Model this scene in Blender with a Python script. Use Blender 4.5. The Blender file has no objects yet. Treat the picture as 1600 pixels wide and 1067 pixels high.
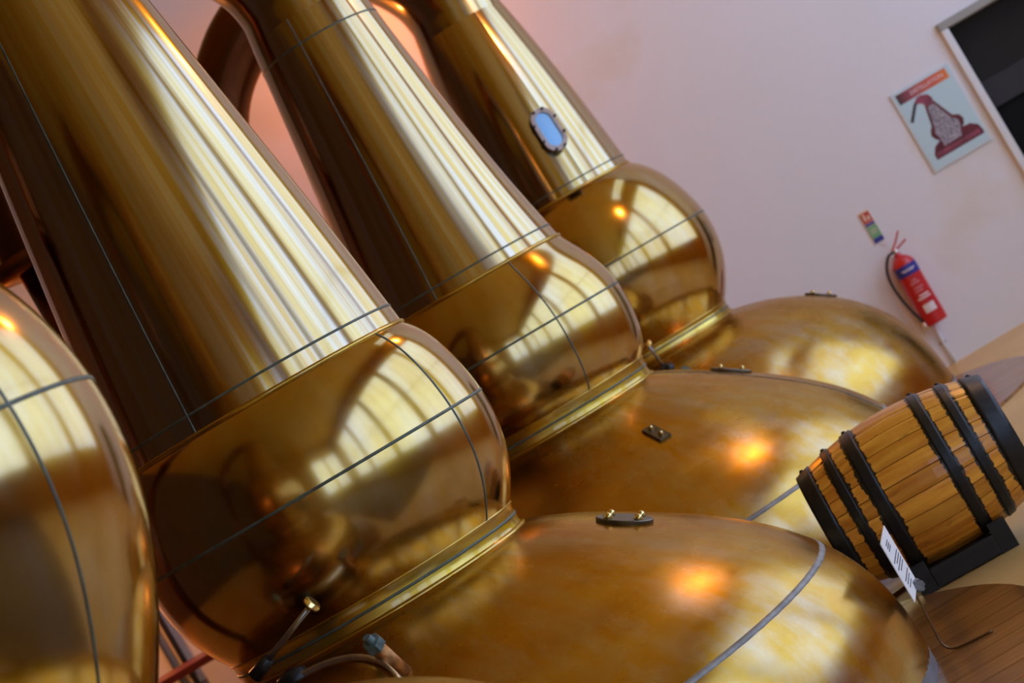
import bpy, bmesh, math, random
import numpy as np
from mathutils import Vector, Matrix

random.seed(7)
scene = bpy.context.scene
C = scene.collection
PI = math.pi

# ------------------------------------------------------------------ camera
EYE = 1.6
cam_d = bpy.data.cameras.new('camera')
cam_d.sensor_width = 36.0
cam_d.lens = 78.75
cam_d.clip_start = 0.05
cam_d.clip_end = 200
cam_d.dof.use_dof = True
cam_d.dof.focus_distance = 6.95
cam_d.dof.aperture_fstop = 4.0
cam = bpy.data.objects.new('camera', cam_d)
C.objects.link(cam)
roll = math.radians(30.5)
pitch = math.atan2(10.0, 3500.0)
fwd = Vector((0, math.cos(pitch), math.sin(pitch)))
upv = Vector((0, -math.sin(pitch), math.cos(pitch)))
rgt = Vector((1, 0, 0))
img_r = rgt * math.cos(roll) - upv * math.sin(roll)
img_u = rgt * math.sin(roll) + upv * math.cos(roll)
M = Matrix((img_r, img_u, -fwd)).transposed().to_4x4()
M.translation = Vector((0, 0, EYE))
cam.matrix_world = M
scene.camera = cam

# ------------------------------------------------------------------ world, exposure
world = bpy.data.worlds.new('overcast_sky')
scene.world = world
world.use_nodes = True
bg = world.node_tree.nodes['Background']
bg.inputs[0].default_value = (0.53, 0.69, 1.0, 1)
bg.inputs[1].default_value = 2.8
scene.view_settings.view_transform = 'Standard'
scene.view_settings.look = 'None'
scene.view_settings.gamma = 1.0
scene.view_settings.use_curve_mapping = False
scene.view_settings.exposure = 0.17
try:
    scene.cycles.use_denoising = True
    scene.cycles.max_bounces = 8
    scene.cycles.sample_clamp_indirect = 8.0
except Exception:
    pass

# ------------------------------------------------------------------ materials
def _mat(name):
    m = bpy.data.materials.new(name)
    m.use_nodes = True
    return m, m.node_tree.nodes, m.node_tree.links, m.node_tree.nodes['Principled BSDF']

def plain(name, col, rough=0.5, metal=0.0, noise=0.0, scale=8.0, bump=0.0, coat=0.0, emit=None, estr=0.0):
    m, n, l, b = _mat(name)
    b.inputs['Base Color'].default_value = (*col, 1)
    b.inputs['Roughness'].default_value = rough
    b.inputs['Metallic'].default_value = metal
    b.inputs['Coat Weight'].default_value = coat
    if emit:
        b.inputs['Emission Color'].default_value = (*emit, 1)
        b.inputs['Emission Strength'].default_value = estr
    if noise or bump:
        tc = n.new('ShaderNodeTexCoord')
        nz = n.new('ShaderNodeTexNoise')
        nz.inputs['Scale'].default_value = scale
        nz.inputs['Detail'].default_value = 5
        l.new(tc.outputs['Object'], nz.inputs['Vector'])
        if noise:
            mx = n.new('ShaderNodeMix'); mx.data_type = 'RGBA'
            mx.inputs[6].default_value = (*[max(0, c * (1 - noise)) for c in col], 1)
            mx.inputs[7].default_value = (*[min(1, c * (1 + noise)) for c in col], 1)
            rp = n.new('ShaderNodeMapRange')
            rp.inputs[1].default_value = 0.3; rp.inputs[2].default_value = 0.7
            l.new(nz.outputs['Fac'], rp.inputs[0])
            l.new(rp.outputs[0], mx.inputs[0])
            l.new(mx.outputs[2], b.inputs['Base Color'])
        if bump:
            bp = n.new('ShaderNodeBump'); bp.inputs['Strength'].default_value = bump
            bp.inputs['Distance'].default_value = 0.01
            l.new(nz.outputs['Fac'], bp.inputs['Height'])
            l.new(bp.outputs[0], b.inputs['Normal'])
    return m

def copper(name, us, vs, cols, rough=(0.14, 0.3), bump=0.25, bump_us=None, bump_vs=None, oxide=0.35, coat=0.5, coat_rough=0.08):
    """lacquered still copper; UV = (arc length, height) in metres, so streaks follow the hammering"""
    m, n, l, b = _mat(name)
    uv = n.new('ShaderNodeTexCoord')
    def nz(sx, sy, sc, det=4, rgh=0.55):
        mp = n.new('ShaderNodeMapping'); mp.inputs['Scale'].default_value = (sx, sy, 1)
        l.new(uv.outputs['UV'], mp.inputs['Vector'])
        t = n.new('ShaderNodeTexNoise'); t.inputs['Scale'].default_value = sc
        t.inputs['Detail'].default_value = det; t.inputs['Roughness'].default_value = rgh
        l.new(mp.outputs[0], t.inputs['Vector'])
        return t.outputs['Fac']
    def ramp(src, stops):
        r = n.new('ShaderNodeValToRGB')
        e = r.color_ramp.elements
        e[0].position, e[0].color = stops[0][0], (*stops[0][1], 1)
        e[1].position, e[1].color = stops[-1][0], (*stops[-1][1], 1)
        for p, c in stops[1:-1]:
            k = e.new(p); k.color = (*c, 1)
        l.new(src, r.inputs[0])
        return r.outputs[0]
    a = nz(us, vs, 1.0, 4, 0.5)
    base = ramp(a, [(0.28, cols[0]), (0.5, cols[1]), (0.72, cols[2])])
    ox = nz(us * 1.7 + 3, vs * 0.7, 1.0, 5, 0.6)
    oxf = ramp(ox, [(0.42, (0, 0, 0)), (0.68, (oxide, oxide, oxide))])
    mx = n.new('ShaderNodeMix'); mx.data_type = 'RGBA'
    l.new(oxf, mx.inputs[0]); l.new(base, mx.inputs[6])
    mx.inputs[7].default_value = (0.48, 0.48, 0.46, 1)
    l.new(mx.outputs[2], b.inputs['Base Color'])
    b.inputs['Metallic'].default_value = 1.0
    b.inputs['Specular Tint'].default_value = (0.80, 0.55, 0.22, 1)
    rr = n.new('ShaderNodeMapRange')
    rr.inputs[1].default_value = 0.3; rr.inputs[2].default_value = 0.7
    rr.inputs[3].default_value = rough[0]; rr.inputs[4].default_value = rough[1]
    l.new(nz(us * 0.6 + 1, vs * 0.8, 1.0, 4), rr.inputs[0])
    l.new(rr.outputs[0], b.inputs['Roughness'])
    b.inputs['Coat Weight'].default_value = coat
    b.inputs['Coat Roughness'].default_value = coat_rough
    b.inputs['Coat IOR'].default_value = 1.85
    bp = n.new('ShaderNodeBump'); bp.inputs['Strength'].default_value = bump
    bp.inputs['Distance'].default_value = 0.02
    l.new(nz(bump_us or us, bump_vs or vs, 1.0, 2, 0.4), bp.inputs['Height'])
    l.new(bp.outputs[0], b.inputs['Normal'])
    return m

G0, G1, G2 = (0.38, 0.205, 0.008), (0.44, 0.265, 0.018), (0.50, 0.33, 0.05)
MAT = {}
MAT['neck'] = copper('hammered_neck_copper', 16, 0.5, (G0, G1, G2), (0.10, 0.24), 0.065, 9, 0.5, 0.75, 0.9)
MAT['bulb'] = copper('polished_bulb_copper', 3.0, 4.0, (G0, G1, G2), (0.12, 0.22), 0.03, 3, 3, 0.28, 0.8, 0.10)
MAT['pot'] = copper('satin_pot_copper', 2.2, 6.0, ((0.43, 0.215, 0.008), (0.49, 0.27, 0.018), (0.54, 0.335, 0.05)), (0.18, 0.34), 0.05, 3, 4, 0.4, 0.35, 0.2)
MAT['arm'] = copper('arm_copper', 5, 1.5, ((0.34, 0.17, 0.03), (0.42, 0.23, 0.045), (0.48, 0.29, 0.07)), (0.2, 0.34), 0.05, 4, 2, 0.2, 0.5)
MAT['collar'] = copper('collar_copper', 5, 30, (G0, (0.56, 0.37, 0.03), (0.62, 0.44, 0.06)), (0.25, 0.4), 0.12, 6, 20, 0.15)
MAT['dark_shaded_copper'] = copper('shaded_arm_copper', 5, 1.5, ((0.09, 0.03, 0.012), (0.13, 0.045, 0.018), (0.17, 0.065, 0.028)), (0.3, 0.45), 0.05, 4, 2, 0.0, 0.1)  # copper with the shade on the lyne arms put into its colour
MAT['seam'] = plain('verdigris_seam', (0.10, 0.125, 0.10), 0.45, 0.3, 0.3, 30)
MAT['seam_grey'] = plain('grey_solder_seam', (0.27, 0.26, 0.25), 0.5, 0.3, 0.3, 20)
MAT['skirt'] = plain('grey_skirt_band', (0.20, 0.20, 0.22), 0.45, 0.5, 0.15, 9)
MAT['black_iron'] = plain('black_painted_iron', (0.018, 0.02, 0.024), 0.38, 0.4, 0.3, 30, 0.1)
MAT['flange'] = plain('bronze_dark_plate', (0.13, 0.11, 0.08), 0.35, 0.8, 0.2, 30)
MAT['brass'] = plain('brass_bolt', (0.72, 0.58, 0.25), 0.2, 1.0, 0.15, 40)
MAT['steel'] = plain('bright_steel', (0.72, 0.69, 0.66), 0.32, 1.0, 0.1, 20)
MAT['patina'] = plain('blue_green_patina', (0.16, 0.24, 0.25), 0.55, 0.5, 0.4, 40)
MAT['sleeve'] = plain('worn_copper_sleeve', (0.45, 0.20, 0.07), 0.45, 0.8, 0.45, 30)
MAT['rod'] = plain('grey_iron_rod', (0.34, 0.35, 0.38), 0.3, 0.9)
MAT['red_paint'] = plain('red_enamel', (0.55, 0.012, 0.02), 0.3, 0.0, 0.08, 8, 0, 0.4)
MAT['blue_label'] = plain('blue_label', (0.02, 0.03, 0.30), 0.4)
MAT['white_print'] = plain('white_print', (0.78, 0.74, 0.78), 0.5)
MAT['pink_print'] = plain('pale_red_print', (0.62, 0.22, 0.25), 0.5)
MAT['green_print'] = plain('green_print', (0.16, 0.42, 0.20), 0.5)
MAT['red_print'] = plain('red_print', (0.55, 0.05, 0.03), 0.5)
MAT['cream_print'] = plain('cream_print', (0.75, 0.62, 0.45), 0.5)
MAT['rubber'] = plain('black_rubber', (0.012, 0.012, 0.014), 0.4)
MAT['white_paint'] = plain('white_gloss_paint', (0.74, 0.77, 0.80), 0.35)
MAT['grey_paint'] = plain('grey_trim_paint', (0.32, 0.32, 0.29), 0.45)
MAT['dark_panel'] = plain('dark_grey_panel', (0.014, 0.013, 0.011), 0.9)
MAT['dark_rail'] = plain('charcoal_rail', (0.034, 0.034, 0.038), 0.9)
MAT['black_panel'] = plain('black_panel', (0.001, 0.001, 0.001), 1.0)
MAT['poster_sheet'] = plain('pale_blue_poster_sheet', (0.52, 0.72, 0.78), 0.35)
MAT['poster_edge'] = plain('pale_poster_edge', (0.62, 0.72, 0.78), 0.4)
MAT['ink_maroon'] = plain('maroon_ink', (0.12, 0.007, 0.014), 0.5, 0, 0.4, 12)
MAT['ink_dark'] = plain('dark_ink', (0.03, 0.012, 0.022), 0.5)
MAT['ink_rose'] = plain('rose_ink', (0.27, 0.05, 0.09), 0.5, 0, 0.4, 10)
MAT['ink_grey'] = plain('grey_scribble_ink', (0.30, 0.28, 0.33), 0.5, 0, 0.7, 60)
MAT['card'] = plain('white_card', (0.95, 0.96, 0.98), 0.5)
MAT['ink'] = plain('black_ink', (0.05, 0.05, 0.06), 0.5)
MAT['wire'] = plain('bronze_wire', (0.13, 0.075, 0.035), 0.3, 0.9)
MAT['grey_plastic'] = plain('grey_plastic_knob', (0.20, 0.21, 0.22), 0.5, 0, 0.3, 60)
MAT['dark_red'] = plain('dark_red_paint', (0.16, 0.02, 0.015), 0.4)
MAT['blue_plastic'] = plain('blue_plastic', (0.02, 0.06, 0.16), 0.4)
MAT['pipe_grey'] = plain('blue_grey_pipe', (0.22, 0.23, 0.27), 0.4)
MAT['pipe_dark'] = plain('dark_pipe', (0.035, 0.03, 0.03), 0.5)
MAT['lamp_glow'] = plain('warm_lamp_glow', (1, 0.6, 0.2), 0.5, 0, emit=(1.0, 0.42, 0.08), estr=45)
MAT['amber_glow'] = plain('amber_lamp_glow', (1, 0.4, 0.1), 0.5, 0, emit=(1.0, 0.30, 0.04), estr=15)
MAT['sky_tint_pane'] = plain('sky_tinted_sight_glass', (0.16, 0.42, 0.78), 0.12, 0.2, coat=1.0)  # blue of the mirrored sky put into the pane's base colour
MAT['header'] = None

def header_mat():
    m, n, l, b = _mat('orange_header_print')
    tc = n.new('ShaderNodeTexCoord'); sp = n.new('ShaderNodeSeparateXYZ')
    l.new(tc.outputs['Generated'], sp.inputs[0])
    r = n.new('ShaderNodeValToRGB'); e = r.color_ramp.elements
    e[0].position, e[0].color = 0.0, (0.03, 0.008, 0.012, 1)
    e[1].position, e[1].color = 1.0, (0.80, 0.22, 0.03, 1)
    for p, c in ((0.2, (0.28, 0.05, 0.07, 1)), (0.5, (0.55, 0.10, 0.06, 1)), (0.75, (0.68, 0.10, 0.02, 1))):
        k = e.new(p); k.color = c
    l.new(sp.outputs[0], r.inputs[0]); l.new(r.outputs[0], b.inputs['Base Color'])
    b.inputs['Roughness'].default_value = 0.4
    return m
MAT['header'] = header_mat()

def wall_mat():
    m, n, l, b = _mat('pinkish_plaster')
    tc = n.new('ShaderNodeTexCoord')
    a = n.new('ShaderNodeTexNoise'); a.inputs['Scale'].default_value = 0.9; a.inputs['Detail'].default_value = 6
    l.new(tc.outputs['Object'], a.inputs['Vector'])
    r = n.new('ShaderNodeValToRGB'); e = r.color_ramp.elements
    e[0].position, e[0].color = 0.30, (0.775, 0.78, 0.83, 1)
    e[1].position, e[1].color = 0.72, (0.74, 0.67, 0.58, 1)
    k = e.new(0.55); k.color = (0.795, 0.80, 0.86, 1)
    l.new(a.outputs['Fac'], r.inputs[0]); l.new(r.outputs[0], b.inputs['Base Color'])
    b.inputs['Roughness'].default_value = 0.7
    f = n.new('ShaderNodeTexNoise'); f.inputs['Scale'].default_value = 5; f.inputs['Detail'].default_value = 6
    l.new(tc.outputs['Object'], f.inputs['Vector'])
    bp = n.new('ShaderNodeBump'); bp.inputs['Strength'].default_value = 0.15; bp.inputs['Distance'].default_value = 0.02
    l.new(f.outputs['Fac'], bp.inputs['Height']); l.new(bp.outputs[0], b.inputs['Normal'])
    return m
MAT['wall'] = wall_mat()

def wood(name, c0, c1, sx, sy, sz, rough=0.4, coat=0.0, bump=0.15, lo=0.3, hi=0.7):
    m, n, l, b = _mat(name)
    tc = n.new('ShaderNodeTexCoord')
    oi = n.new('ShaderNodeObjectInfo')
    ad = n.new('ShaderNodeVectorMath'); ad.operation = 'ADD'
    ml = n.new('ShaderNodeVectorMath'); ml.operation = 'SCALE'; ml.inputs['Scale'].default_value = 1.0
    cb = n.new('ShaderNodeCombineXYZ')
    mu = n.new('ShaderNodeMath'); mu.operation = 'MULTIPLY'; mu.inputs[1].default_value = 13.0
    l.new(oi.outputs['Random'], mu.inputs[0])
    for i in range(3): l.new(mu.outputs[0], cb.inputs[i])
    l.new(tc.outputs['Object'], ad.inputs[0]); l.new(cb.outputs[0], ad.inputs[1])
    mp = n.new('ShaderNodeMapping'); mp.inputs['Scale'].default_value = (sx, sy, sz)
    l.new(ad.outputs[0], mp.inputs['Vector'])
    nz = n.new('ShaderNodeTexNoise'); nz.inputs['Scale'].default_value = 1.0; nz.inputs['Detail'].default_value = 7
    nz.inputs['Distortion'].default_value = 0.6
    l.new(mp.outputs[0], nz.inputs['Vector'])
    r = n.new('ShaderNodeValToRGB'); e = r.color_ramp.elements
    e[0].position, e[0].color = lo, (*c0, 1)
    e[1].position, e[1].color = hi, (*c1, 1)
    l.new(nz.outputs['Fac'], r.inputs[0])
    hs = n.new('ShaderNodeHueSaturation')
    mr = n.new('ShaderNodeMapRange'); mr.inputs[3].default_value = 0.8; mr.inputs[4].default_value = 1.15
    l.new(oi.outputs['Random'], mr.inputs[0]); l.new(mr.outputs[0], hs.inputs['Value'])
    l.new(r.outputs[0], hs.inputs['Color']); l.new(hs.outputs[0], b.inputs['Base Color'])
    b.inputs['Roughness'].default_value = rough
    b.inputs['Coat Weight'].default_value = coat
    b.inputs['Coat Roughness'].default_value = 0.15
    bp = n.new('ShaderNodeBump'); bp.inputs['Strength'].default_value = bump; bp.inputs['Distance'].default_value = 0.004
    l.new(nz.outputs['Fac'], bp.inputs['Height']); l.new(bp.outputs[0], b.inputs['Normal'])
    return m
MAT['stave'] = wood('varnished_oak_stave', (0.62, 0.20, 0.010), (1.0, 0.50, 0.06), 2.5, 18, 18, 0.35, 0.3, 0.3)
def hoop_paint(m):
    n, l = m.node_tree.nodes, m.node_tree.links
    b = n['Principled BSDF']
    src = b.inputs['Base Color'].links[0].from_socket
    tc = n.new('ShaderNodeTexCoord'); sp = n.new('ShaderNodeSeparateXYZ'); l.new(tc.outputs['Object'], sp.inputs[0])
    def math_(op, a, v):
        q = n.new('ShaderNodeMath'); q.operation = op
        for i, x in enumerate((a, v)):
            if x is None: continue
            if isinstance(x, (int, float)): q.inputs[i].default_value = x
            else: l.new(x, q.inputs[i])
        return q.outputs[0]
    dmin = None
    for t0, t1 in HOOPS:
        c, w = (t0 + t1) / 2 * .80, (t1 - t0) / 2 * .80
        dd = math_('SUBTRACT', math_('ABSOLUTE', math_('SUBTRACT', sp.outputs[0], c), None), w)
        dmin = dd if dmin is None else math_('MINIMUM', dmin, dd)
    nz = n.new('ShaderNodeTexNoise'); nz.inputs['Scale'].default_value = 55; nz.inputs['Detail'].default_value = 6
    l.new(tc.outputs['Object'], nz.inputs['Vector'])
    n2 = n.new('ShaderNodeTexNoise'); n2.inputs['Scale'].default_value = 7; n2.inputs['Detail'].default_value = 2
    l.new(tc.outputs['Object'], n2.inputs['Vector'])
    lim = math_('MULTIPLY', math_('MULTIPLY', nz.outputs['Fac'], n2.outputs['Fac']), .05)
    fac = math_('LESS_THAN', math_('ADD', dmin, .004), lim)
    mx = n.new('ShaderNodeMix'); mx.data_type = 'RGBA'
    l.new(fac, mx.inputs[0]); l.new(src, mx.inputs[6]); mx.inputs[7].default_value = (.015, .015, .017, 1)
    # weathered dark smears in the oak
    n3 = n.new('ShaderNodeTexNoise'); n3.inputs['Scale'].default_value = 9; n3.inputs['Detail'].default_value = 9; n3.inputs['Roughness'].default_value = .75
    mp = n.new('ShaderNodeMapping'); mp.inputs['Scale'].default_value = (.6, 1.6, 1.6)
    l.new(tc.outputs['Object'], mp.inputs[0]); l.new(mp.outputs[0], n3.inputs['Vector'])
    mr = n.new('ShaderNodeMapRange'); mr.inputs[1].default_value = .58; mr.inputs[2].default_value = .68; mr.inputs[4].default_value = .75
    l.new(n3.outputs['Fac'], mr.inputs[0])
    m2 = n.new('ShaderNodeMix'); m2.data_type = 'RGBA'
    l.new(mr.outputs[0], m2.inputs[0]); l.new(mx.outputs[2], m2.inputs[6]); m2.inputs[7].default_value = (.10, .035, .012, 1)
    l.new(m2.outputs[2], b.inputs['Base Color'])
HOOPS = ((-.502, -.425), (-.345, -.305), (-.225, -.165), (.145, .195), (.285, .33), (.405, .502))
hoop_paint(MAT['stave'])
MAT['plank'] = wood('varnished_brown_plank', (0.15, 0.055, 0.011), (0.36, 0.155, 0.04), 3, 25, 25, 0.28, 0.5, 0.1)
MAT['cradle'] = wood('black_stained_timber', (0.006, 0.007, 0.009), (0.02, 0.022, 0.026), 4, 20, 20, 0.5)
MAT['ceiling'] = wood('brown_ceiling_board', (0.62, 0.34, 0.025), (0.74, 0.43, 0.04), 2, 1, 1, 0.6)
MAT['ochre_wall'] = plain('ochre_plaster', (0.66, 0.36, 0.025), 0.7, 0, 0.2, 1.5)
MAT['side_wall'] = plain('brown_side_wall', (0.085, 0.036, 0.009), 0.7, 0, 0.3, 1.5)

def floor_mat():
    m, n, l, b = _mat('ochre_painted_floor')
    tc = n.new('ShaderNodeTexCoord')
    a = n.new('ShaderNodeTexNoise'); a.inputs['Scale'].default_value = 1.2; a.inputs['Detail'].default_value = 7
    l.new(tc.outputs['Object'], a.inputs['Vector'])
    r = n.new('ShaderNodeValToRGB'); e = r.color_ramp.elements
    e[0].position, e[0].color = 0.3, (0.56, 0.36, 0.12, 1)
    e[1].position, e[1].color = 0.7, (0.72, 0.50, 0.20, 1)
    l.new(a.outputs['Fac'], r.inputs[0]); l.new(r.outputs[0], b.inputs['Base Color'])
    b.inputs['Roughness'].default_value = 0.42
    return m
MAT['floor'] = floor_mat()
MAT['added_dark_floor'] = wood('added_dark_boards', (0.12, 0.05, 0.008), (0.18, 0.08, 0.014), 3, 12, 12, 0.6)

# ------------------------------------------------------------------ mesh helpers
def obj(name, bm, mat, parent=None, smooth=False, loc=None):
    me = bpy.data.meshes.new(name)
    bmesh.ops.recalc_face_normals(bm, faces=bm.faces)
    bm.to_mesh(me); bm.free()
    if smooth:
        for p in me.polygons: p.use_smooth = True
    me.materials.append(MAT[mat] if isinstance(mat, str) else mat)
    o = bpy.data.objects.new(name, me)
    C.objects.link(o)
    if parent: o.parent = parent
    if loc: o.location = loc
    return o

def tag(o, label, cat, group=None):
    o['label'] = label; o['category'] = cat
    if group: o['group'] = group
    return o

def thing(name, label, cat, loc=(0, 0, 0), rz=0.0, group=None):
    o = bpy.data.objects.new(name, None)
    o.empty_display_size = 0.1
    C.objects.link(o)
    o.location = loc; o.rotation_euler = (0, 0, rz)
    return tag(o, label, cat, group)

def struct(o):
    o['kind'] = 'structure'
    return o

def box(bm, c, s, mat=None, bevel=0.0):
    m = Matrix.Translation(Vector(c)) if mat is None else mat @ Matrix.Translation(Vector(c))
    r = bmesh.ops.create_cube(bm, size=1.0, matrix=m @ Matrix.Diagonal((*s, 1)))
    if bevel:
        es = list({e for v in r['verts'] for e in v.link_edges})
        bmesh.ops.bevel(bm, geom=es, offset=bevel, segments=2, affect='EDGES', profile=0.5)
    return bm

def BOX(c, s, mat=None, bevel=0.0):
    return box(bmesh.new(), c, s, mat, bevel)

def cyl(bm, p0, p1, r0, r1=None, seg=16):
    p0, p1 = Vector(p0), Vector(p1)
    d = p1 - p0
    q = Vector((0, 0, 1)).rotation_difference(d.normalized()).to_matrix().to_4x4()
    bmesh.ops.create_cone(bm, cap_ends=True, segments=seg, radius1=r0, radius2=r0 if r1 is None else r1,
                          depth=d.length, matrix=Matrix.Translation((p0 + p1) / 2) @ q)
    return bm

def CYL(*a, **k): return cyl(bmesh.new(), *a, **k)

def lathe(bm, prof, seg=64, mat=None, cap=False, a0=0.0, a1=2 * PI):
    """prof: (r, z) list; UV in metres"""
    uvl = bm.loops.layers.uv.verify()
    full = abs(a1 - a0 - 2 * PI) < 1e-6
    n = seg if full else seg + 1
    rings = []
    for r, z in prof:
        ring = []
        for i in range(n):
            a = a0 + (a1 - a0) * i / seg
            v = Vector((r * math.cos(a), r * math.sin(a), z))
            ring.append(bm.verts.new(mat @ v if mat else v))
        rings.append(ring)
    arc = [0.0]
    for k in range(1, len(prof)):
        arc.append(arc[-1] + math.hypot(prof[k][0] - prof[k - 1][0], prof[k][1] - prof[k - 1][1]))
    rm = max(r for r, z in prof)
    for k in range(len(prof) - 1):
        for i in range(seg):
            j = (i + 1) % n
            f = bm.faces.new((rings[k][i], rings[k][j], rings[k + 1][j], rings[k + 1][i]))
            us = (i, i + 1, i + 1, i); vs = (k, k, k + 1, k + 1)
            for lp, u, v in zip(f.loops, us, vs):
                lp[uvl].uv = (u / seg * (a1 - a0) * rm, arc[v])
    if cap:
        bm.faces.new(rings[0]); bm.faces.new(rings[-1])
    return bm

def LATHE(*a, **k): return lathe(bmesh.new(), *a, **k)

def tube(bm, pts, rads, seg=16, caps=True):
    uvl = bm.loops.layers.uv.verify()
    pts = [Vector(p) for p in pts]
    if not hasattr(rads, '__len__'): rads = [rads] * len(pts)
    rings = []; nrm = None; arc = 0; arcs = []
    for k, p in enumerate(pts):
        t = (pts[min(k + 1, len(pts) - 1)] - pts[max(k - 1, 0)]).normalized()
        if nrm is None:
            nrm = t.orthogonal().normalized()
        else:
            nrm = (nrm - t * nrm.dot(t)).normalized()
        bn = t.cross(nrm)
        if k: arc += (p - pts[k - 1]).length
        arcs.append(arc)
        rings.append([bm.verts.new(p + (nrm * math.cos(2 * PI * i / seg) + bn * math.sin(2 * PI * i / seg)) * rads[k]) for i in range(seg)])
    for k in range(len(pts) - 1):
        for i in range(seg):
            j = (i + 1) % seg
            f = bm.faces.new((rings[k][i], rings[k][j], rings[k + 1][j], rings[k + 1][i]))
            for lp, u, v in zip(f.loops, (i, i + 1, i + 1, i), (k, k, k + 1, k + 1)):
                lp[uvl].uv = (u / seg * 1.2, arcs[v])
    if caps:
        bm.faces.new(rings[0]); bm.faces.new(rings[-1])
    return bm

def TUBE(*a, **k): return tube(bmesh.new(), *a, **k)

def smooth_path(pts, n=6):
    """Catmull-Rom through points of any dimension"""
    P = [np.array(p, float) for p in pts]
    P = [2 * P[0] - P[1]] + P + [2 * P[-1] - P[-2]]
    out = []
    for i in range(1, len(P) - 2):
        for k in range(n):
            t = k / n
            out.append(0.5 * (2 * P[i] + (P[i + 1] - P[i - 1]) * t + (2 * P[i - 1] - 5 * P[i] + 4 * P[i + 1] - P[i + 2]) * t * t
                              + (3 * P[i] - P[i - 1] - 3 * P[i + 1] + P[i + 2]) * t ** 3))
    out.append(P[-2])
    return [tuple(map(float, o)) for o in out]

def fit(pts, deg, n):
    """smooth parametric polynomial through measured profile points (r, z), end points kept"""
    a = np.array(pts, float)
    t = np.concatenate([[0], np.cumsum(np.hypot(*(np.diff(a, axis=0).T)))]); t /= t[-1]
    w = np.ones(len(t)); w[0] = w[-1] = 30
    tt = np.linspace(0, 1, n)
    out = [np.polyval(np.polyfit(t, a[:, i], deg, w=w), tt) for i in (0, 1)]
    return list(zip(map(float, out[0]), map(float, out[1])))

def poly(bm, pts, y0, y1):
    """extrude an x-z outline between two y values"""
    f = [bm.verts.new((x, y0, z)) for x, z in pts]
    b = [bm.verts.new((x, y1, z)) for x, z in pts]
    bm.faces.new(f); bm.faces.new(b[::-1])
    for i in range(len(pts)):
        j = (i + 1) % len(pts)
        bm.faces.new((f[i], f[j], b[j], b[i]))
    return bm

def text_mesh(name, body, size, mat, parent, matrix, extrude=0.0004):
    cu = bpy.data.curves.new(name, 'FONT')
    cu.body = body; cu.size = size; cu.extrude = extrude
    cu.align_x = 'CENTER'; cu.align_y = 'CENTER'
    t = bpy.data.objects.new(name + '_tmp', cu); C.objects.link(t)
    dg = bpy.context.evaluated_depsgraph_get()
    me = bpy.data.meshes.new_from_object(t.evaluated_get(dg))
    bpy.data.objects.remove(t)
    me.name = name
    me.materials.clear(); me.materials.append(MAT[mat])
    o = bpy.data.objects.new(name, me); C.objects.link(o)
    o.parent = parent; o.matrix_local = matrix
    return o

# ------------------------------------------------------------------ room
WY, WX, LX, BY, HZ = 15.15, 6.0, -7.5, -6.0, 7.2
bm = bmesh.new(); box(bm, ((WX + LX) / 2, (BY + 18) / 2, -0.1), (WX - LX + 1, 18 - BY + 1, 0.2))
struct(obj('floor', bm, 'floor'))
struct(obj('floor', BOX(((WX + .6) / 2, (2.65 + 5.5) / 2, 0.012), (WX - .6, 5.5 - 2.65, 0.024)), 'added_dark_floor'))  # added slab out of view, darkens what the lower bulbs mirror
struct(obj('floor', BOX(((WX + LX) / 2, (BY + 2.65) / 2, 0.012), (WX - LX, 2.65 - BY, 0.024)), 'added_dark_floor'))  # front part of the added dark slab, also for the reflections
# boarded ceiling with an added opening that brightens the far wall
KX0, KX1, KY0, KY1 = 4.7, 5.7, 11.0, 14.9
bm = bmesh.new()
box(bm, ((LX - .4 + KX0) / 2, (BY + WY) / 2, HZ + .1), (KX0 - LX + .4, WY - BY + .8, .2))
box(bm, ((KX1 + WX + .4) / 2, (BY + WY) / 2, HZ + .1), (WX + .4 - KX1, WY - BY + .8, .2))
box(bm, ((KX0 + KX1) / 2, (BY - .4 + KY0) / 2, HZ + .1), (KX1 - KX0, KY0 - BY + .4, .2))
box(bm, ((KX0 + KX1) / 2, (KY1 + WY + .4) / 2, HZ + .1), (KX1 - KX0, WY + .4 - KY1, .2))
struct(obj('ceiling', bm, 'ceiling'))
bm = bmesh.new()
for i in range(1, 7): box(bm, ((KX0 + KX1) / 2, KY0 + (KY1 - KY0) * i / 7, HZ + .1), (KX1 - KX0, .05, .1))
box(bm, ((KX0 + KX1) / 2, (KY0 + KY1) / 2, HZ + .1), (.05, KY1 - KY0, .1))
struct(obj('window_9', bm, 'white_paint'))
DX0, DX1, DZ = 3.61, 4.56, 1.975
bm = bmesh.new()
box(bm, ((LX - 0.3 + DX0) / 2, WY + 0.15, HZ / 2), (DX0 - LX + 0.3, 0.3, HZ))
box(bm, ((DX1 + WX + 0.3) / 2, WY + 0.15, HZ / 2), (WX + 0.3 - DX1, 0.3, HZ))
box(bm, ((DX0 + DX1) / 2, WY + 0.15, (HZ + DZ) / 2), (DX1 - DX0, 0.3, HZ - DZ))
struct(obj('wall_back', bm, 'wall'))
struct(obj('wall_left', BOX((LX - 0.15, (BY + WY) / 2, HZ / 2), (0.3, WY - BY, HZ)), 'side_wall'))

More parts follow.
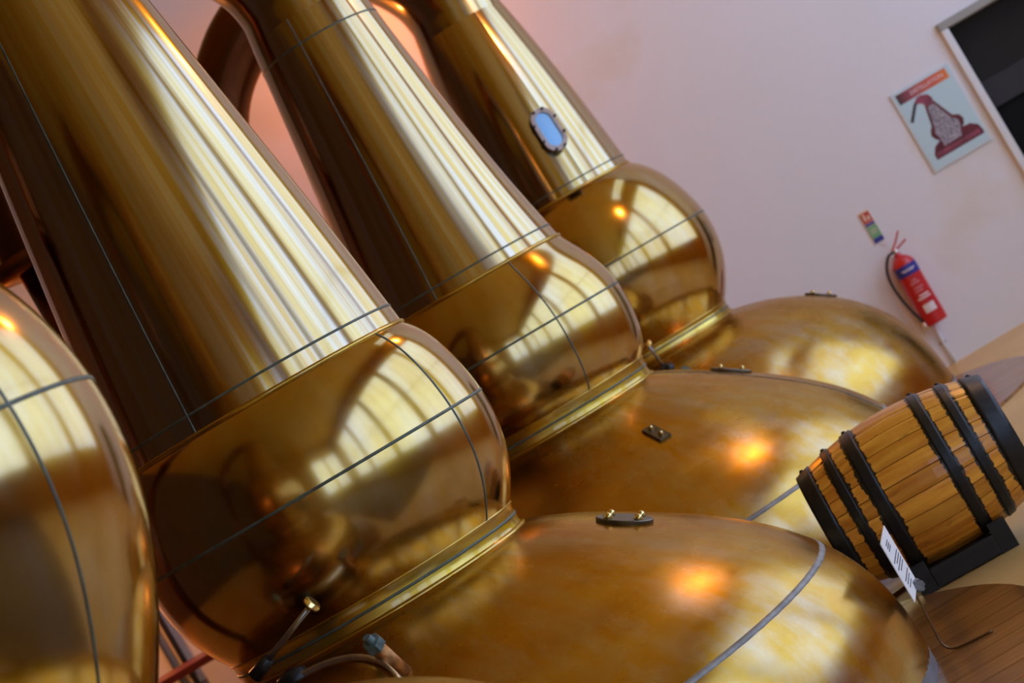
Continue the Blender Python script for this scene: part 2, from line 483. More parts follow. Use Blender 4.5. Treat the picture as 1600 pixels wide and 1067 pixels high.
SILL, HEAD = 1.25, 6.0
piers = [(14.5, WY), (10.15, 10.6), (6.45, 6.9), (2.75, 3.2), (-0.95, -0.5), (BY, -4.2)]
bm = bmesh.new()
box(bm, (WX + 0.15, (BY + WY) / 2, SILL / 2), (0.3, WY - BY, SILL))
box(bm, (WX + 0.15, (BY + WY) / 2, (HEAD + HZ) / 2), (0.3, WY - BY, HZ - HEAD))
for a, b_ in piers: box(bm, (WX + 0.15, (a + b_) / 2, (SILL + HEAD) / 2), (0.3, b_ - a, HEAD - SILL))
struct(obj('wall_right', bm, 'ochre_wall'))
bpiers = [(LX, 1.6), (3.5, 3.8), (5.6, WX)]
bm = bmesh.new()
box(bm, ((LX + WX) / 2, BY - 0.15, SILL / 2), (WX - LX + .6, 0.3, SILL))
box(bm, ((LX + WX) / 2, BY - 0.15, (5.6 + HZ) / 2), (WX - LX + .6, 0.3, HZ - 5.6))
for a, b_ in bpiers: box(bm, ((a + b_) / 2, BY - 0.15, (SILL + 5.6) / 2), (b_ - a, 0.3, 5.6 - SILL))
struct(obj('wall_front', bm, 'ochre_wall'))

def window(k, along, a, b_, fixed, z0, z1, nv, nh):
    bm = bmesh.new()
    def bar(c, s):
        if along == 'y': box(bm, (fixed, c[0], c[1]), (0.06, s[0], s[1]))
        else: box(bm, (c[0], fixed, c[1]), (s[0], 0.06, s[1]))
    m = (a + b_) / 2; zm = (z0 + z1) / 2
    bar((m, z0 + .03), (b_ - a, .06)); bar((m, z1 - .03), (b_ - a, .06))
    bar((a + .03, zm), (.06, z1 - z0)); bar((b_ - .03, zm), (.06, z1 - z0))
    for i in range(1, nv): bar((a + (b_ - a) * i / nv, zm), (.035, z1 - z0))
    for i in range(1, nh): bar((m, z0 + (z1 - z0) * i / nh), (b_ - a, .035))
    struct(obj('window_%d' % k, bm, 'white_paint'))
k = 1
for i in range(len(piers) - 1):
    window(k, 'y', piers[i + 1][1], piers[i][0], WX + 0.15, SILL, HEAD, 3, 2); k += 1
for i in range(len(bpiers) - 1):
    window(k, 'x', bpiers[i][1], bpiers[i + 1][0], BY - 0.15, SILL, 5.6, 2, 2); k += 1

# doorway in the far wall
dc = (DX0 + DX1) / 2
d = struct(obj('door_1', BOX((dc, WY + 0.24, 1.757), (DX1 - DX0 - .004, 0.04, 0.43)), 'dark_panel'))
obj('door_rail', BOX((dc, WY + 0.235, 1.44), (DX1 - DX0 - 0.004, 0.05, 0.20)), 'dark_rail', d)
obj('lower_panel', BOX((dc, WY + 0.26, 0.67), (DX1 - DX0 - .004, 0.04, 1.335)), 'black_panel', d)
obj('sky_block_panel', BOX((dc, WY + 0.296, .98), (DX1 - DX0 + .2, 0.02, 2.1)), 'black_panel', d)  # added black sheet, blocks the sky behind the door gaps
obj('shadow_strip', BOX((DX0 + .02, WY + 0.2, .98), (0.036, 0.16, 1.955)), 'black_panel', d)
struct(obj('trim_1', BOX((DX0 - 0.028, WY - 0.012, DZ / 2), (0.055, 0.05, DZ - .002), None, 0.006), 'white_paint'))
struct(obj('trim_2', BOX(((DX0 + DX1) / 2 - .03, WY - 0.012, DZ + 0.028), (DX1 - DX0 + 0.06, 0.05, 0.056), None, 0.006), 'grey_paint'))

# ------------------------------------------------------------------ pot stills
class Still: pass

def true_r(r, D): return r / math.sqrt(1 + (r / D) ** 2)

def strip(bm, pts2, az, width, proud):
    """thin strap following a profile along one meridian"""
    rows = []
    for k, (r, z) in enumerate(pts2):
        a, b_ = pts2[max(k - 1, 0)], pts2[min(k + 1, len(pts2) - 1)]
        tr, tz = b_[0] - a[0], b_[1] - a[1]
        L = math.hypot(tr, tz); nr, nz_ = -tz / L, tr / L
        if nr < 0 and nz_ < 0: nr, nz_ = -nr, -nz_
        if nr < 0 and abs(nr) > abs(nz_): nr, nz_ = -nr, -nz_
        if nz_ < 0 and abs(nz_) > abs(nr): nr, nz_ = -nr, -nz_
        h = width / 2 / max(r, 0.05)
        row = []
        for da, off in ((-h, -0.003), (-h * .7, proud), (h * .7, proud), (h, -0.003)):
            rr, zz = r + nr * off, z + nz_ * off
            row.append(bm.verts.new((rr * math.cos(az + da), rr * math.sin(az + da), zz)))
        rows.append(row)
    for k in range(len(rows) - 1):
        for i in range(3):
            bm.faces.new((rows[k][i], rows[k][i + 1], rows[k + 1][i + 1], rows[k + 1][i]))
    return bm

def ring(r, z, w, proud, slope=(0, 1)):
    """flat raised band around the axis; slope = unit (dr, dz) along the profile"""
    dr, dz = slope
    L = math.hypot(dr, dz); dr /= L; dz /= L
    nr, nz_ = dz, -dr
    if nr < 0: nr, nz_ = -nr, -nz_
    p = []
    for t, off in ((-.5, -.004), (-.4, proud), (.4, proud), (.5, -.004)):
        p.append((r + dr * w * t + nr * off, z + dz * w * t + nz_ * off))
    return LATHE(p, 96)

def prof_at(prof, z):
    a = min(range(1, len(prof) - 1), key=lambda k: abs(prof[k][1] - z))
    r, zz = prof[a]
    tr, tz = prof[a + 1][0] - prof[a - 1][0], prof[a + 1][1] - prof[a - 1][1]
    return r, zz, (tr, tz)

def surf_frame(prof, r_want, az, toward_cam=True):
    """matrix whose z is the outward normal, x runs down the meridian, origin on the surface"""
    a = min(range(1, len(prof) - 1), key=lambda k: abs(prof[k][0] - r_want) + (0 if prof[k][1] > .25 else 9))
    r, z = prof[a]
    tr, tz = prof[a + 1][0] - prof[a - 1][0], prof[a + 1][1] - prof[a - 1][1]
    L = math.hypot(tr, tz); tr /= L; tz /= L
    if tz > 0: tr, tz = -tr, -tz
    e = Vector((math.cos(az), math.sin(az), 0))
    X = e * tr + Vector((0, 0, tz))
    N = e * (-tz) + Vector((0, 0, tr))
    Y = N.cross(X)
    m = Matrix((X, Y, N)).transposed().to_4x4()
    m.translation = e * r + Vector((0, 0, z))
    return m

def put(o, m):
    o.matrix_local = m
    return o

def bolt_plate(S, r, az, length, width, oval=True, nb=4, bolt=0.011):
    m = surf_frame(S.pot, r, az)
    bm = bmesh.new()
    n = 40
    if oval:
        out = [(length / 2 * math.cos(2 * PI * i / n), width / 2 * math.sin(2 * PI * i / n)) for i in range(n)]
    else:
        out = [(-length / 2, -width / 2), (length / 2, -width / 2), (length / 2, width / 2), (-length / 2, width / 2)]
    lo = [bm.verts.new((x, y, -0.012)) for x, y in out]
    mi = [bm.verts.new((x, y, 0.009)) for x, y in out]
    hi = [bm.verts.new((x * .97, y * .96, 0.012)) for x, y in out]
    bm.faces.new(hi)
    for i in range(len(out)):
        j = (i + 1) % len(out)
        bm.faces.new((lo[i], lo[j], mi[j], mi[i])); bm.faces.new((mi[i], mi[j], hi[j], hi[i]))
    pl = put(obj('blanking_plate', bm, 'flange', S.root), m)
    if nb == 4:
        spots = [(sx * length * .26, sy * width * .22) for sx in (-1, 1) for sy in (-1, 1)]
    else:
        spots = [(-length * .27, 0), (length * .27, 0)]
    for x, y in spots:
        bm = LATHE([(bolt, .010), (bolt * 1.1, .014), (bolt * 1.05, .02), (bolt * .8, .026), (bolt * .4, .0295), (0.0006, .0305)], 14)
        o = obj('bolt', bm, 'brass', pl, True); o.location = (x, y, 0)

def manway(S, r, az, rho, lever_az, full=True):
    m = surf_frame(S.pot, r, az)
    root = put(obj('manway_neck', LATHE([(rho * .92, -.12), (rho * .92, .03), (rho * .99, .035), (rho * .99, .05)], 48), 'pot', S.root, True), m)
    prof = [(rho * 1.02, .02), (rho * 1.06, .022), (rho * 1.06, .072), (rho * 1.02, .075), (rho * 1.02, .02)]
    obj('clamp_ring', LATHE(prof, 64), 'steel', root, True)
    obj('manway_lid', LATHE(smooth_path([(rho * 1.01, .055), (rho * .95, .075), (rho * .7, .095), (rho * .35, .108), (0.002, .112)], 4), 48), 'pot', root, True)
    for a in ((-2.45, -1.1, .2, 1.6, 2.3) if full else (-2.4, 0.1, 2.0)):
        c = Vector((math.cos(a) * rho * 1.12, math.sin(a) * rho * 1.12, 0))
        t = Vector((math.cos(a), math.sin(a), 0))
        o = obj('swing_bolt', CYL(c + Vector((0, 0, -.07)), c + Vector((0, 0, .10)), .026, .024), 'sleeve', root, True)
        b2 = bmesh.new(); cyl(b2, c + Vector((0, 0, .10)), c + Vector((0, 0, .128)), .034, .031, 6)
        cyl(b2, c + Vector((0, 0, .128)), c + Vector((0, 0, .15)), .016, .013, 12)
        obj('nut', b2, 'patina', o)
        obj('lug', BOX((0, 0, 0), (.10, .06, .03), Matrix.Translation(c - t * .03 + Vector((0, 0, -.06))) @ Matrix.Rotation(a, 4, 'Z'), .006), 'patina', o)
    # locking lever with a flat brass end
    c = Vector((math.cos(lever_az) * rho * 1.08, math.sin(lever_az) * rho * 1.08, .05))
    hb = obj('hinge_block', LATHE([(0.001, -.05), (.03, -.045), (.042, 0), (.03, .045), (.001, .05)], 20, Matrix.Translation(c) @ Matrix.Rotation(PI / 2, 4, 'X')), 'black_iron', root, True)
    return root, m @ c

def make_still(loc, label, neck, bulb, collar, pot, seams, D):
    """profiles are (height above eye level, radius) measured pairs"""
    S = Still()
    S.root = thing('pot_still', label, 'pot still', (loc[0], loc[1], 0), 0, 'copper pot stills standing in a row')
    cv = lambda ps: [(true_r(r, D), EYE + h) for h, r in ps]
    S.neck = fit(cv(neck), 2 if len(neck) < 5 else 3, 24)
    S.bulb = fit(cv(bulb), 5, 56)
    S.pot = fit(cv(pot), 5, 70)
    R = S.root
    obj('neck', LATHE(S.neck, 128), 'neck', R, True)
    obj('bulb', LATHE(S.bulb, 128), 'bulb', R, True)
    c0, c1 = cv(collar)
    obj('collar', LATHE(smooth_path([c0, (c0[0] - .004, c0[1] * .7 + c1[1] * .3), (c1[0] - .003, c0[1] * .25 + c1[1] * .75), c1], 4), 96), 'collar', R, True)
    obj('pot', LATHE(S.pot, 160), 'pot', R, True)
    # lips where sheets meet
    jr, jz = S.neck[-1]
    obj('neck_lip', LATHE([(jr - .01, jz + .012), (jr + .006, jz + .007), (jr + .009, jz), (jr + .003, jz - .01), (jr - .012, jz - .012)], 96), 'collar', R, True)
    obj('collar_rim', LATHE([(c1[0] - .01, c1[1] + .008), (c1[0] + .006, c1[1] + .005), (c1[0] + .012, c1[1] - .001), (c1[0] + .008, c1[1] - .012)], 96), 'collar', R, True)
    obj('collar_bead', LATHE([(c0[0] - .012, c0[1] + .006), (c0[0] + .003, c0[1] + .004), (c0[0] + .004, c0[1] - .004), (c0[0] - .012, c0[1] - .007)], 96), 'collar', R, True)
    cm = ((c0[0] + c1[0]) / 2, (c0[1] + c1[1]) / 2)
    obj('collar_seam', ring(cm[0] - .003, cm[1], .011, .002), 'seam', R, True)
    br, bz = S.pot[-1]
    obj('skirt_band', LATHE([(br + .001, .165), (br + .005, .162), (br + .006, .0185)], 128), 'skirt', R, True)
    for kind, val in seams:
        if kind == 'bulb_ring':
            r, z, sl = prof_at(S.bulb, EYE + val); obj('ring_seam', ring(r, z, .012, .002, sl), 'seam', R, True)
        elif kind == 'neck_ring':
            r, z, sl = prof_at(S.neck, EYE + val); obj('ring_seam', ring(r, z, .010, .002, sl), 'seam', R, True)
        elif kind == 'pot_ring':
            r, z, sl = prof_at(S.pot, EYE + val); obj('ring_seam', ring(r, z, .026, .0012, sl), 'seam_grey', R, True)
        elif kind == 'bulb_line':
            obj('vertical_seam', strip(bmesh.new(), S.bulb, math.radians(val), .009, .002), 'seam', R, True)
        elif kind == 'neck_line':
            obj('vertical_seam', strip(bmesh.new(), S.neck, math.radians(val), .008, .002), 'seam', R, True)
        elif kind == 'pot_line':
            obj('vertical_seam', strip(bmesh.new(), S.pot, math.radians(val), .010, .002), 'seam', R, True)
    # swan neck and lyne arm leading off to the left and down
    r0, z0 = S.neck[0]
    pts = [(0, z0 - .02, r0), (0, z0 + .14, r0 * .96), (-.05, EYE + 2.14, .27), (-.19, EYE + 2.36, .262), (-.38, EYE + 2.49, .25), (-.62, EYE + 2.53, .235), (-.9, EYE + 2.50, .22),
           (-1.2, EYE + 2.38, .2), (-1.45, EYE + 2.15, .18), (-1.6, EYE + 1.85, .17), (-1.64, EYE + 1.50, .16)]
    sp = smooth_path(pts, 5)
    cut = 20
    obj('swan_neck', TUBE([(p[0], 0, p[1]) for p in sp[:cut + 1]], [p[2] for p in sp[:cut + 1]], 40, False), 'neck', R, True)
    obj('lyne_arm', TUBE([(p[0], 0, p[1]) for p in sp[cut:]], [p[2] for p in sp[cut:]], 40, False), 'dark_shaded_copper', R, True)
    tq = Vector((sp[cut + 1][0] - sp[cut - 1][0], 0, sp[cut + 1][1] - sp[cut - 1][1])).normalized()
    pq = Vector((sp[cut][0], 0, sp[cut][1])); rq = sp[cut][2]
    obj('arm_joint', CYL(pq - tq * .02, pq + tq * .02, rq + .012, rq + .012, 40), 'dark_shaded_copper', R, True)
    obj('arm_flange', LATHE([(.10, EYE + 1.44), (.215, EYE + 1.44), (.22, EYE + 1.47), (.215, EYE + 1.52), (.14, EYE + 1.52)], 40, Matrix.Translation((-1.64, 0, 0))), 'dark_shaded_copper', R, True)
    obj('down_pipe', TUBE([(-1.64, 0, EYE + 1.46), (-1.64, 0, EYE + .3), (-1.64, 0, 0.019)], .115, 32), 'dark_shaded_copper', R, True)
    return S

rad = math.radians
CAMSIDE = -90.0     # azimuth of the side that faces the camera
def az(front, right):          # degrees turned from straight-ahead-to-camera toward the right
    return CAMSIDE + right

S2 = make_still((-.815, 7.5), 'large copper pot still in sharp focus at the centre, card stand at its foot',
    [(1.8, .322), (1.624, .346), (1.345, .391), (.775, .470), (.268, .534)],
    [(.268, .534), (.221, .572), (.14, .608), (.044, .635), (-.061, .648), (-.18, .644), (-.279, .622), (-.368, .583), (-.436, .540)],
    [(-.436, .540), (-.513, .539)],
    [(-.513, .539), (-.556, .649), (-.612, .765), (-.699, .913), (-.802, 1.076), (-.908, 1.213), (-1.077, 1.386), (-1.202, 1.462), (-1.336, 1.508), (-1.481, 1.52), (-1.58, 1.515)],
    [('bulb_ring', -.066), ('neck_ring', .315), ('pot_ring', -1.077), ('bulb_line', -90 + 57), ('neck_line', -90 - 20)], 7.5)
bolt_plate(S2, .855, rad(-13), .19, .13, True, 4, .014)
bolt_plate(S2, .92, rad(100), .19, .12)
manway(S2, 1.03, rad(-107), .34, 3.3)

S3 = make_still((-.065, 10.4), 'middle copper pot still directly behind the one in focus, two bolted plates on its shoulder',
    [(1.8, .288), (1.695, .302), (1.002, .386), (.409, .492), (.346, .504)],
    [(.346, .504), (.265, .544), (.16, .598), (.05, .621), (-.063, .631), (-.182, .62), (-.287, .582), (-.331, .552)],
    [(-.331, .552), (-.416, .550)],
    [(-.416, .550), (-.504, .716), (-.607, .88), (-.751, 1.088), (-.938, 1.289), (-1.1, 1.417), (-1.3, 1.49), (-1.45, 1.50), (-1.58, 1.495)],
    [('bulb_ring', .025), ('neck_ring', .40), ('neck_ring', 1.70), ('pot_ring', -1.08), ('bulb_line', -90 + 27), ('neck_line', -90 - 15), ('pot_line', -14)], 10.4)
bolt_plate(S3, .86, rad(-4), .19, .12)
bolt_plate(S3, .90, rad(-64), .125, .06, False, 2, .010)
manway(S3, 1.03, rad(-142), .34, 3.3, False)

S4 = make_still((.684, 13.3), 'farthest copper pot still beside the pink wall, with an oval sight glass in its neck',
    [(1.8, .287), (1.5, .34), (1.197, .385), (.8, .432), (.603, .452)],
    [(.603, .452), (.532, .533), (.416, .602), (.282, .659), (.122, .689), (-.031, .687), (-.172, .652), (-.316, .58), (-.392, .529)],
    [(-.392, .529), (-.46, .533)],
    [(-.46, .533), (-.516, .754), (-.625, .976), (-.796, 1.207), (-1.0, 1.351), (-1.237, 1.432), (-1.43, 1.46), (-1.58, 1.46)],
    [('bulb_ring', .127), ('neck_ring', .66), ('neck_line', -90 + 20)], 13.3)
bolt_plate(S4, 1.03, rad(-3), .19, .12)
manway(S4, 1.15, rad(-90 - 12), .28, 2.6, False)

S1 = make_still((-1.563, 4.6), 'nearest copper pot still cut off by the left edge, blurred in the foreground',
    [(1.8, .36), (1.5, .40), (1.2, .45), (.97, .485)],
    [(.97, .485), (.90, .555), (.80, .635), (.652, .72), (.535, .765), (.431, .78), (.287, .78), (.149, .757), (.007, .705), (-.103, .651), (-.22, .577), (-.29, .535)],
    [(-.29, .535), (-.36, .533)],
    [(-.36, .533), (-.398, .75), (-.440, .93), (-.491, 1.04), (-.628, 1.25), (-.85, 1.42), (-1.1, 1.50), (-1.35, 1.50), (-1.58, 1.49)],
    [('bulb_ring', .40), ('bulb_line', -90 + 62), ('neck_ring', 1.02)], 4.6)

# handle rod on the focused still's manway
def lever(S, p0, p1, r=.010):
    p0, p1 = Vector(p0), Vector(p1)
    d_ = (p1 - p0).normalized()
    o = obj('lever_rod', CYL(p0, p1, r, r * .9, 12), 'rod', S.root, True)
    obj('lever_button', CYL(p1 - d_ * .002, p1 + d_ * .006, .029, .027, 24), 'brass', o, True)
    obj('lever_socket', CYL(p0 - d_ * .03, p0 + d_ * .045, .024, .018, 14), 'black_iron', o, True)
W2L = lambda S, p: Vector(p) - S.root.location
lever(S2, W2L(S2, (-1.148, 6.72, EYE - .445)), W2L(S2, (-.905, 6.62, EYE - .35)))
lever(S4, W2L(S4, (.66, 12.42, EYE - .54)), W2L(S4, (.628, 12.25, EYE - .352)), .009)
obj('relief_knob', CYL(W2L(S4, (.60, 12.35, EYE - .66)), W2L(S4, (.675, 12.24, EYE - .512)), .03, .026, 14), 'black_iron', S4.root, True)

# sight glass on the far still's neck
def sight_glass(S):
    # neck frame at the glass centre
    a = rad(-90 + 14)
    h = EYE + .985
    r, z, (tr, tz) = prof_at(S.neck, h)
    L = math.hypot(tr, tz); tr /= L; tz /= L
    if tz > 0: tr, tz = -tr, -tz
    e = Vector((math.cos(a), math.sin(a), 0))
    X = e * tr + Vector((0, 0, tz)); N = e * (-tz) + Vector((0, 0, tr)); Y = N.cross(X)
    m = Matrix((X, Y, N)).transposed().to_4x4(); m.translation = e * r + Vector((0, 0, z))
    def stadium(hl, w, n=12):
        p = [(hl + w * math.cos(t), w * math.sin(t)) for t in [-PI / 2 + PI * i / n for i in range(n + 1)]]
        return p + [(-x, -y) for x, y in p]
    def slab(bm, o, z0, z1, inner=None):
        lo = [bm.verts.new((x, y, z0)) for x, y in o]; hi = [bm.verts.new((x, y, z1)) for x, y in o]
        n = len(o)
        for i in range(n): bm.faces.new((lo[i], lo[(i + 1) % n], hi[(i + 1) % n], hi[i]))
        if inner is None:
            bm.faces.new(hi); bm.faces.new(lo[::-1])
        else:
            il = [bm.verts.new((x, y, z0)) for x, y in inner]; ih = [bm.verts.new((x, y, z1)) for x, y in inner]
            for i in range(n):
                j = (i + 1) % n
                bm.faces.new((hi[i], hi[j], ih[j], ih[i])); bm.faces.new((ih[i], ih[j], il[j], il[i])); bm.faces.new((lo[i], il[i], il[j], lo[j]))
        return bm
    base = put(obj('sight_glass_body', slab(bmesh.new(), stadium(.065, .07), -.06, .055), 'black_iron', S.root), m)
    obj('sight_glass_frame', slab(bmesh.new(), stadium(.066, .072), .055, .075, stadium(.062, .048)), 'sight_frame', base)
    obj('sight_glass_pane', slab(bmesh.new(), stadium(.062, .048), .056, .064), 'sky_tint_pane', base)
    for i in range(8):
        t = 2 * PI * (i + .5) / 8
        x, y = math.cos(t) * .135, math.sin(t) * .075
        obj('stud', CYL((x, y, .03), (x, y, .085), .010, .009, 8), 'black_iron', base)
MAT['sight_frame'] = plain('worn_bronze_frame', (0.36, 0.30, 0.28), 0.35, 0.7, 0.2, 30)
sight_glass(S4)

# ------------------------------------------------------------------ round plank decks under the stills
deck = thing('plank_deck', 'low brown plank deck with scalloped edge under the row of stills', 'deck', (0, 0, 0))
circles = [(-1.563, 4.6, 1.9), (-.815, 7.5, 1.9), (-.065, 10.4, 1.84), (.684, 13.3, 1.9)]
PWD, DZT = .19, .018
nrow = int((15.0 - 2.75) / PWD)
for i in range(nrow):
    y0 = 2.75 + i * PWD + .003; y1 = y0 + PWD - .006
    rows = []
    for t in range(9):
        y = y0 + (y1 - y0) * t / 8
        hs = [(cx, math.sqrt(r * r - (y - cy) ** 2)) for cx, cy, r in circles if abs(y - cy) < r - .002]
        if hs: rows.append((y, min(cx - h for cx, h in hs), max(cx + h for cx, h in hs)))
    if len(rows) < 3: continue
    out = [(b_, y) for y, a, b_ in rows] + [(a, y) for y, a, b_ in rows[::-1]]
    bm = bmesh.new()
    hi = [bm.verts.new((x, q, DZT)) for x, q in out]; lo = [bm.verts.new((x, q, 0.0)) for x, q in out]
    bm.faces.new(hi)
    for j in range(len(out)):
        k2 = (j + 1) % len(out)
        bm.faces.new((lo[j], lo[k2], hi[k2], hi[j]))
    obj('plank', bm, 'plank', deck)

# ------------------------------------------------------------------ barrel on its cradle
BL, RB, RE = .80, .305, .235
bar = thing('oak_barrel', 'varnished oak barrel with black iron hoops lying on a black cradle', 'barrel', (1.075, 8.62, .37), math.atan2(-.13, 1))
def brad(t): return RE + (RB - RE) * (1 - (2 * t) ** 2)      # t in -.5..5
NS = 26
for i in range(NS):
    a0, a1 = 2 * PI * i / NS + .006, 2 * PI * (i + 1) / NS - .006
    bm = bmesh.new()
    rows = []
    for k_ in range(13):
        t = -.5 + k_ / 12
        r = brad(t) + random.uniform(-.0006, .0006); x = t * BL
        row = []
        for a_, rr in ((a0, r - .02), (a0, r - .0015), (a0 * .8 + a1 * .2, r), (a0 * .2 + a1 * .8, r), (a1, r - .0015), (a1, r - .02)):
            row.append(bm.verts.new((x, rr * math.cos(a_), rr * math.sin(a_))))
        rows.append(row)
    for k_ in range(12):
        for j in range(5):
            bm.faces.new((rows[k_][j], rows[k_][j + 1], rows[k_ + 1][j + 1], rows[k_ + 1][j]))
        bm.faces.new((rows[k_][5], rows[k_][0], rows[k_ + 1][0], rows[k_ + 1][5]))
    bm.faces.new(rows[0]); bm.faces.new(rows[-1][::-1])
    obj('stave', bm, 'stave', bar)
for t0, t1 in HOOPS:
    bm = bmesh.new()
    n = 5
    p = [(brad(t0 + (t1 - t0) * j / n) + .005, (t0 + (t1 - t0) * j / n) * BL) for j in range(n + 1)]
    p = [(brad(t0) - .004, t0 * BL)] + p + [(brad(t1) - .004, t1 * BL)]
    lathe(bm, p, 64, Matrix.Rotation(PI / 2, 4, 'Y'))
    h_ = obj('hoop', bm, 'black_iron', bar, True)
    tm = (t0 + t1) / 2
    for da in (1.25, 1.42):
        r = brad(tm) + .006
        c = Vector((tm * BL, math.cos(da) * r, math.sin(da) * r)); nn = Vector((0, math.cos(da), math.sin(da)))
        obj('rivet', CYL(c - nn * .004, c + nn * .007, .012, .007, 10), 'black_iron', h_, True)
for sx in (-1, 1):
    for j in range(5):
        y0 = -RE * .9 + j * RE * .36; y1 = y0 + RE * .35
        bm = bmesh.new()
        pts = []
        q = RE * .905
        ys = [y0 + (y1 - y0) * t / 4 for t in range(5)]
        zs = [math.sqrt(max(q * q - yy * yy, 0)) for yy in ys]
        pts = list(zip(ys, zs)) + list(zip(ys[::-1], [-v for v in zs[::-1]]))
        x0 = sx * (BL / 2 - .03)
        A = [bm.verts.new((x0, yy, zz)) for yy, zz in pts]; B = [bm.verts.new((x0 - sx * .02, yy, zz)) for yy, zz in pts]
        bm.faces.new(A); bm.faces.new(B[::-1])
        for t in range(len(pts)): bm.faces.new((A[t], A[(t + 1) % len(pts)], B[(t + 1) % len(pts)], B[t]))
        obj('head_board', bm, 'stave', bar)

cr = thing('barrel_cradle', 'low black timber cradle under the oak barrel', 'stand', (1.075, 8.62, 0), math.atan2(-.13, 1))
for x in (-.17, .17):
    bm = bmesh.new()
    n = 14; hw = .185
    out = [(-hw, 0), (hw, 0), (hw, .125)]
    for j in range(n + 1):
        yy = .17 - .34 * j / n
        rr = brad(x / BL) + .007
        zz = .37 - math.sqrt(rr * rr - yy * yy)
        out.append((yy, min(zz, .125)))
    out.append((-hw, .125))
    A = [bm.verts.new((x - .035, yy, zz)) for yy, zz in out]; B = [bm.verts.new((x + .035, yy, zz)) for yy, zz in out]
    bm.faces.new(A); bm.faces.new(B[::-1])
    for t in range(len(out)): bm.faces.new((A[t], A[(t + 1) % len(out)], B[(t + 1) % len(out)], B[t]))
    obj('chock', bm, 'cradle', cr)
for y in (-.165, .165):
    obj('rail', BOX((0, y, .045), (.268, .05, .08), None, .004), 'cradle', cr)

# ------------------------------------------------------------------ card on a bent wire stand
cs = thing('card_stand', 'white printed card on a bent wire stand beside the focused still', 'sign', (.70, 7.3, 0))
ang = math.atan2(.34, .079)
def cpt(a, z): return Vector((-.02 + math.cos(ang) * a, -.2 + math.sin(ang) * a, z))   # along the card
cm4 = Matrix.Translation(cpt(.15, .368)) @ Matrix.Rotation(ang, 4, 'Z')
card = put(obj('card', BOX((0, 0, 0), (.31, .003, .215), None), 'card', cs), cm4)
def mark(x, z, w, h): obj('print_line', BOX((x, -.0022, z), (w, .001, h)), 'ink', card)
for z in (.080, .070, .060): mark(-.02, z, .10, .004)
for i, z in enumerate((.025, .012, -.001, -.014)):
    mark(.0 + .03 * (i % 2), z, .22 - .05 * (i % 2), .004)
for i, z in enumerate((-.045, -.058, -.072)):
    mark(.01 - .01 * i, z, .20 - .04 * i, .004)
sp = smooth_path([(.022, .06, .36), (.02, .05, .25), (.012, .03, .13), (.008, .022, .075), (.014, .015, .045), (.034, .008, .028), (.07, -.006, .0235), (.165, -.04, .0235)], 6)
obj('wire', TUBE(sp, .0042, 10), 'wire', cs, True)
kb = bmesh.new()
for i in range(6):
    a = 2 * PI * i / 6
    cyl(kb, (.035 + .014 * math.cos(a), -.02, .265 + .014 * math.sin(a)), (.035 + .014 * math.cos(a), .02, .265 + .014 * math.sin(a)), .009, .009, 8)
cyl(kb, (.035, -.03, .265), (.035, .02, .265), .015, .015, 12)
obj('clamp_knob', kb, 'grey_plastic', cs)

# ------------------------------------------------------------------ fire extinguisher, signs and conduit on the far wall
fx = thing('fire_extinguisher', 'red fire extinguisher with black hose hanging on the pink wall', 'extinguisher', (2.525, WY - .105, .31))
R_ = .083
obj('cylinder', LATHE(smooth_path([(.001, 0), (R_ * .85, .0), (R_, .02), (R_, .2), (R_, .42), (R_ * .93, .46), (R_ * .68, .49), (.03, .508), (.022, .53), (.001, .53)], 4), 40), 'red_paint', fx, True)
lb = obj('label_band', LATHE([(R_ + .0008, .365), (R_ + .0012, .37), (R_ + .0012, .435), (R_ + .0008, .44)], 40, None, False, rad(-165), rad(-15)), 'blue_label', fx, True)
def on_cyl(a, z): return Vector((math.cos(rad(a)) * (R_ + .002), math.sin(rad(a)) * (R_ + .002), z))
sq = [on_cyl(-122 + 64 * i / 30, .402 + .010 * math.sin(i * 1.35) * (1 if i % 3 else .4)) for i in range(31)]
obj('label_script', TUBE(sq, .0032, 6), 'white_print', lb)
def patch(name, a0, a1, z0, z1, mt):
    obj(name, LATHE([(R_ + .0008, z0), (R_ + .0012, z0 + .002), (R_ + .0012, z1 - .002), (R_ + .0008, z1)], 12, None, False, rad(a0), rad(a1)), mt, fx, True)
patch('print_block', -120, -62, .085, .145, 'white_print')
for z, a0, a1 in ((.185, -125, -55), (.205, -110, -60), (.24, -118, -75), (.262, -112, -66), (.30, -120, -70), (.32, -105, -80)):
    patch('print_line', a0, a1, z, z + .010, 'pink_print' if z > .23 else 'white_print')
obj('valve', CYL((0, 0, .52), (0, 0, .565), .018, .015, 14), 'steel', fx, True)
obj('lever_handle', TUBE(smooth_path([(-.02, 0, .56), (.03, -.005, .60), (.085, -.01, .66)], 4), .0065, 8), 'red_paint', fx, True)
obj('carry_handle', TUBE(smooth_path([(-.02, 0, .55), (.04, -.005, .565), (.10, -.01, .585)], 4), .0065, 8), 'red_paint', fx, True)
obj('hose', TUBE(smooth_path([(-.015, -.01, .55), (-.07, -.02, .535), (-.125, -.03, .45), (-.14, -.035, .34), (-.125, -.035, .2), (-.095, -.03, .08), (-.085, -.03, .03)], 6), .011, 12), 'rubber', fx, True)
obj('nozzle', CYL((-.087, -.03, .045), (-.084, -.03, -.01), .013, .017, 12), 'steel', fx, True)
obj('wall_bracket', BOX((0, R_ + .0105, .44), (.05, .019, .16), None, .003), 'steel', fx)

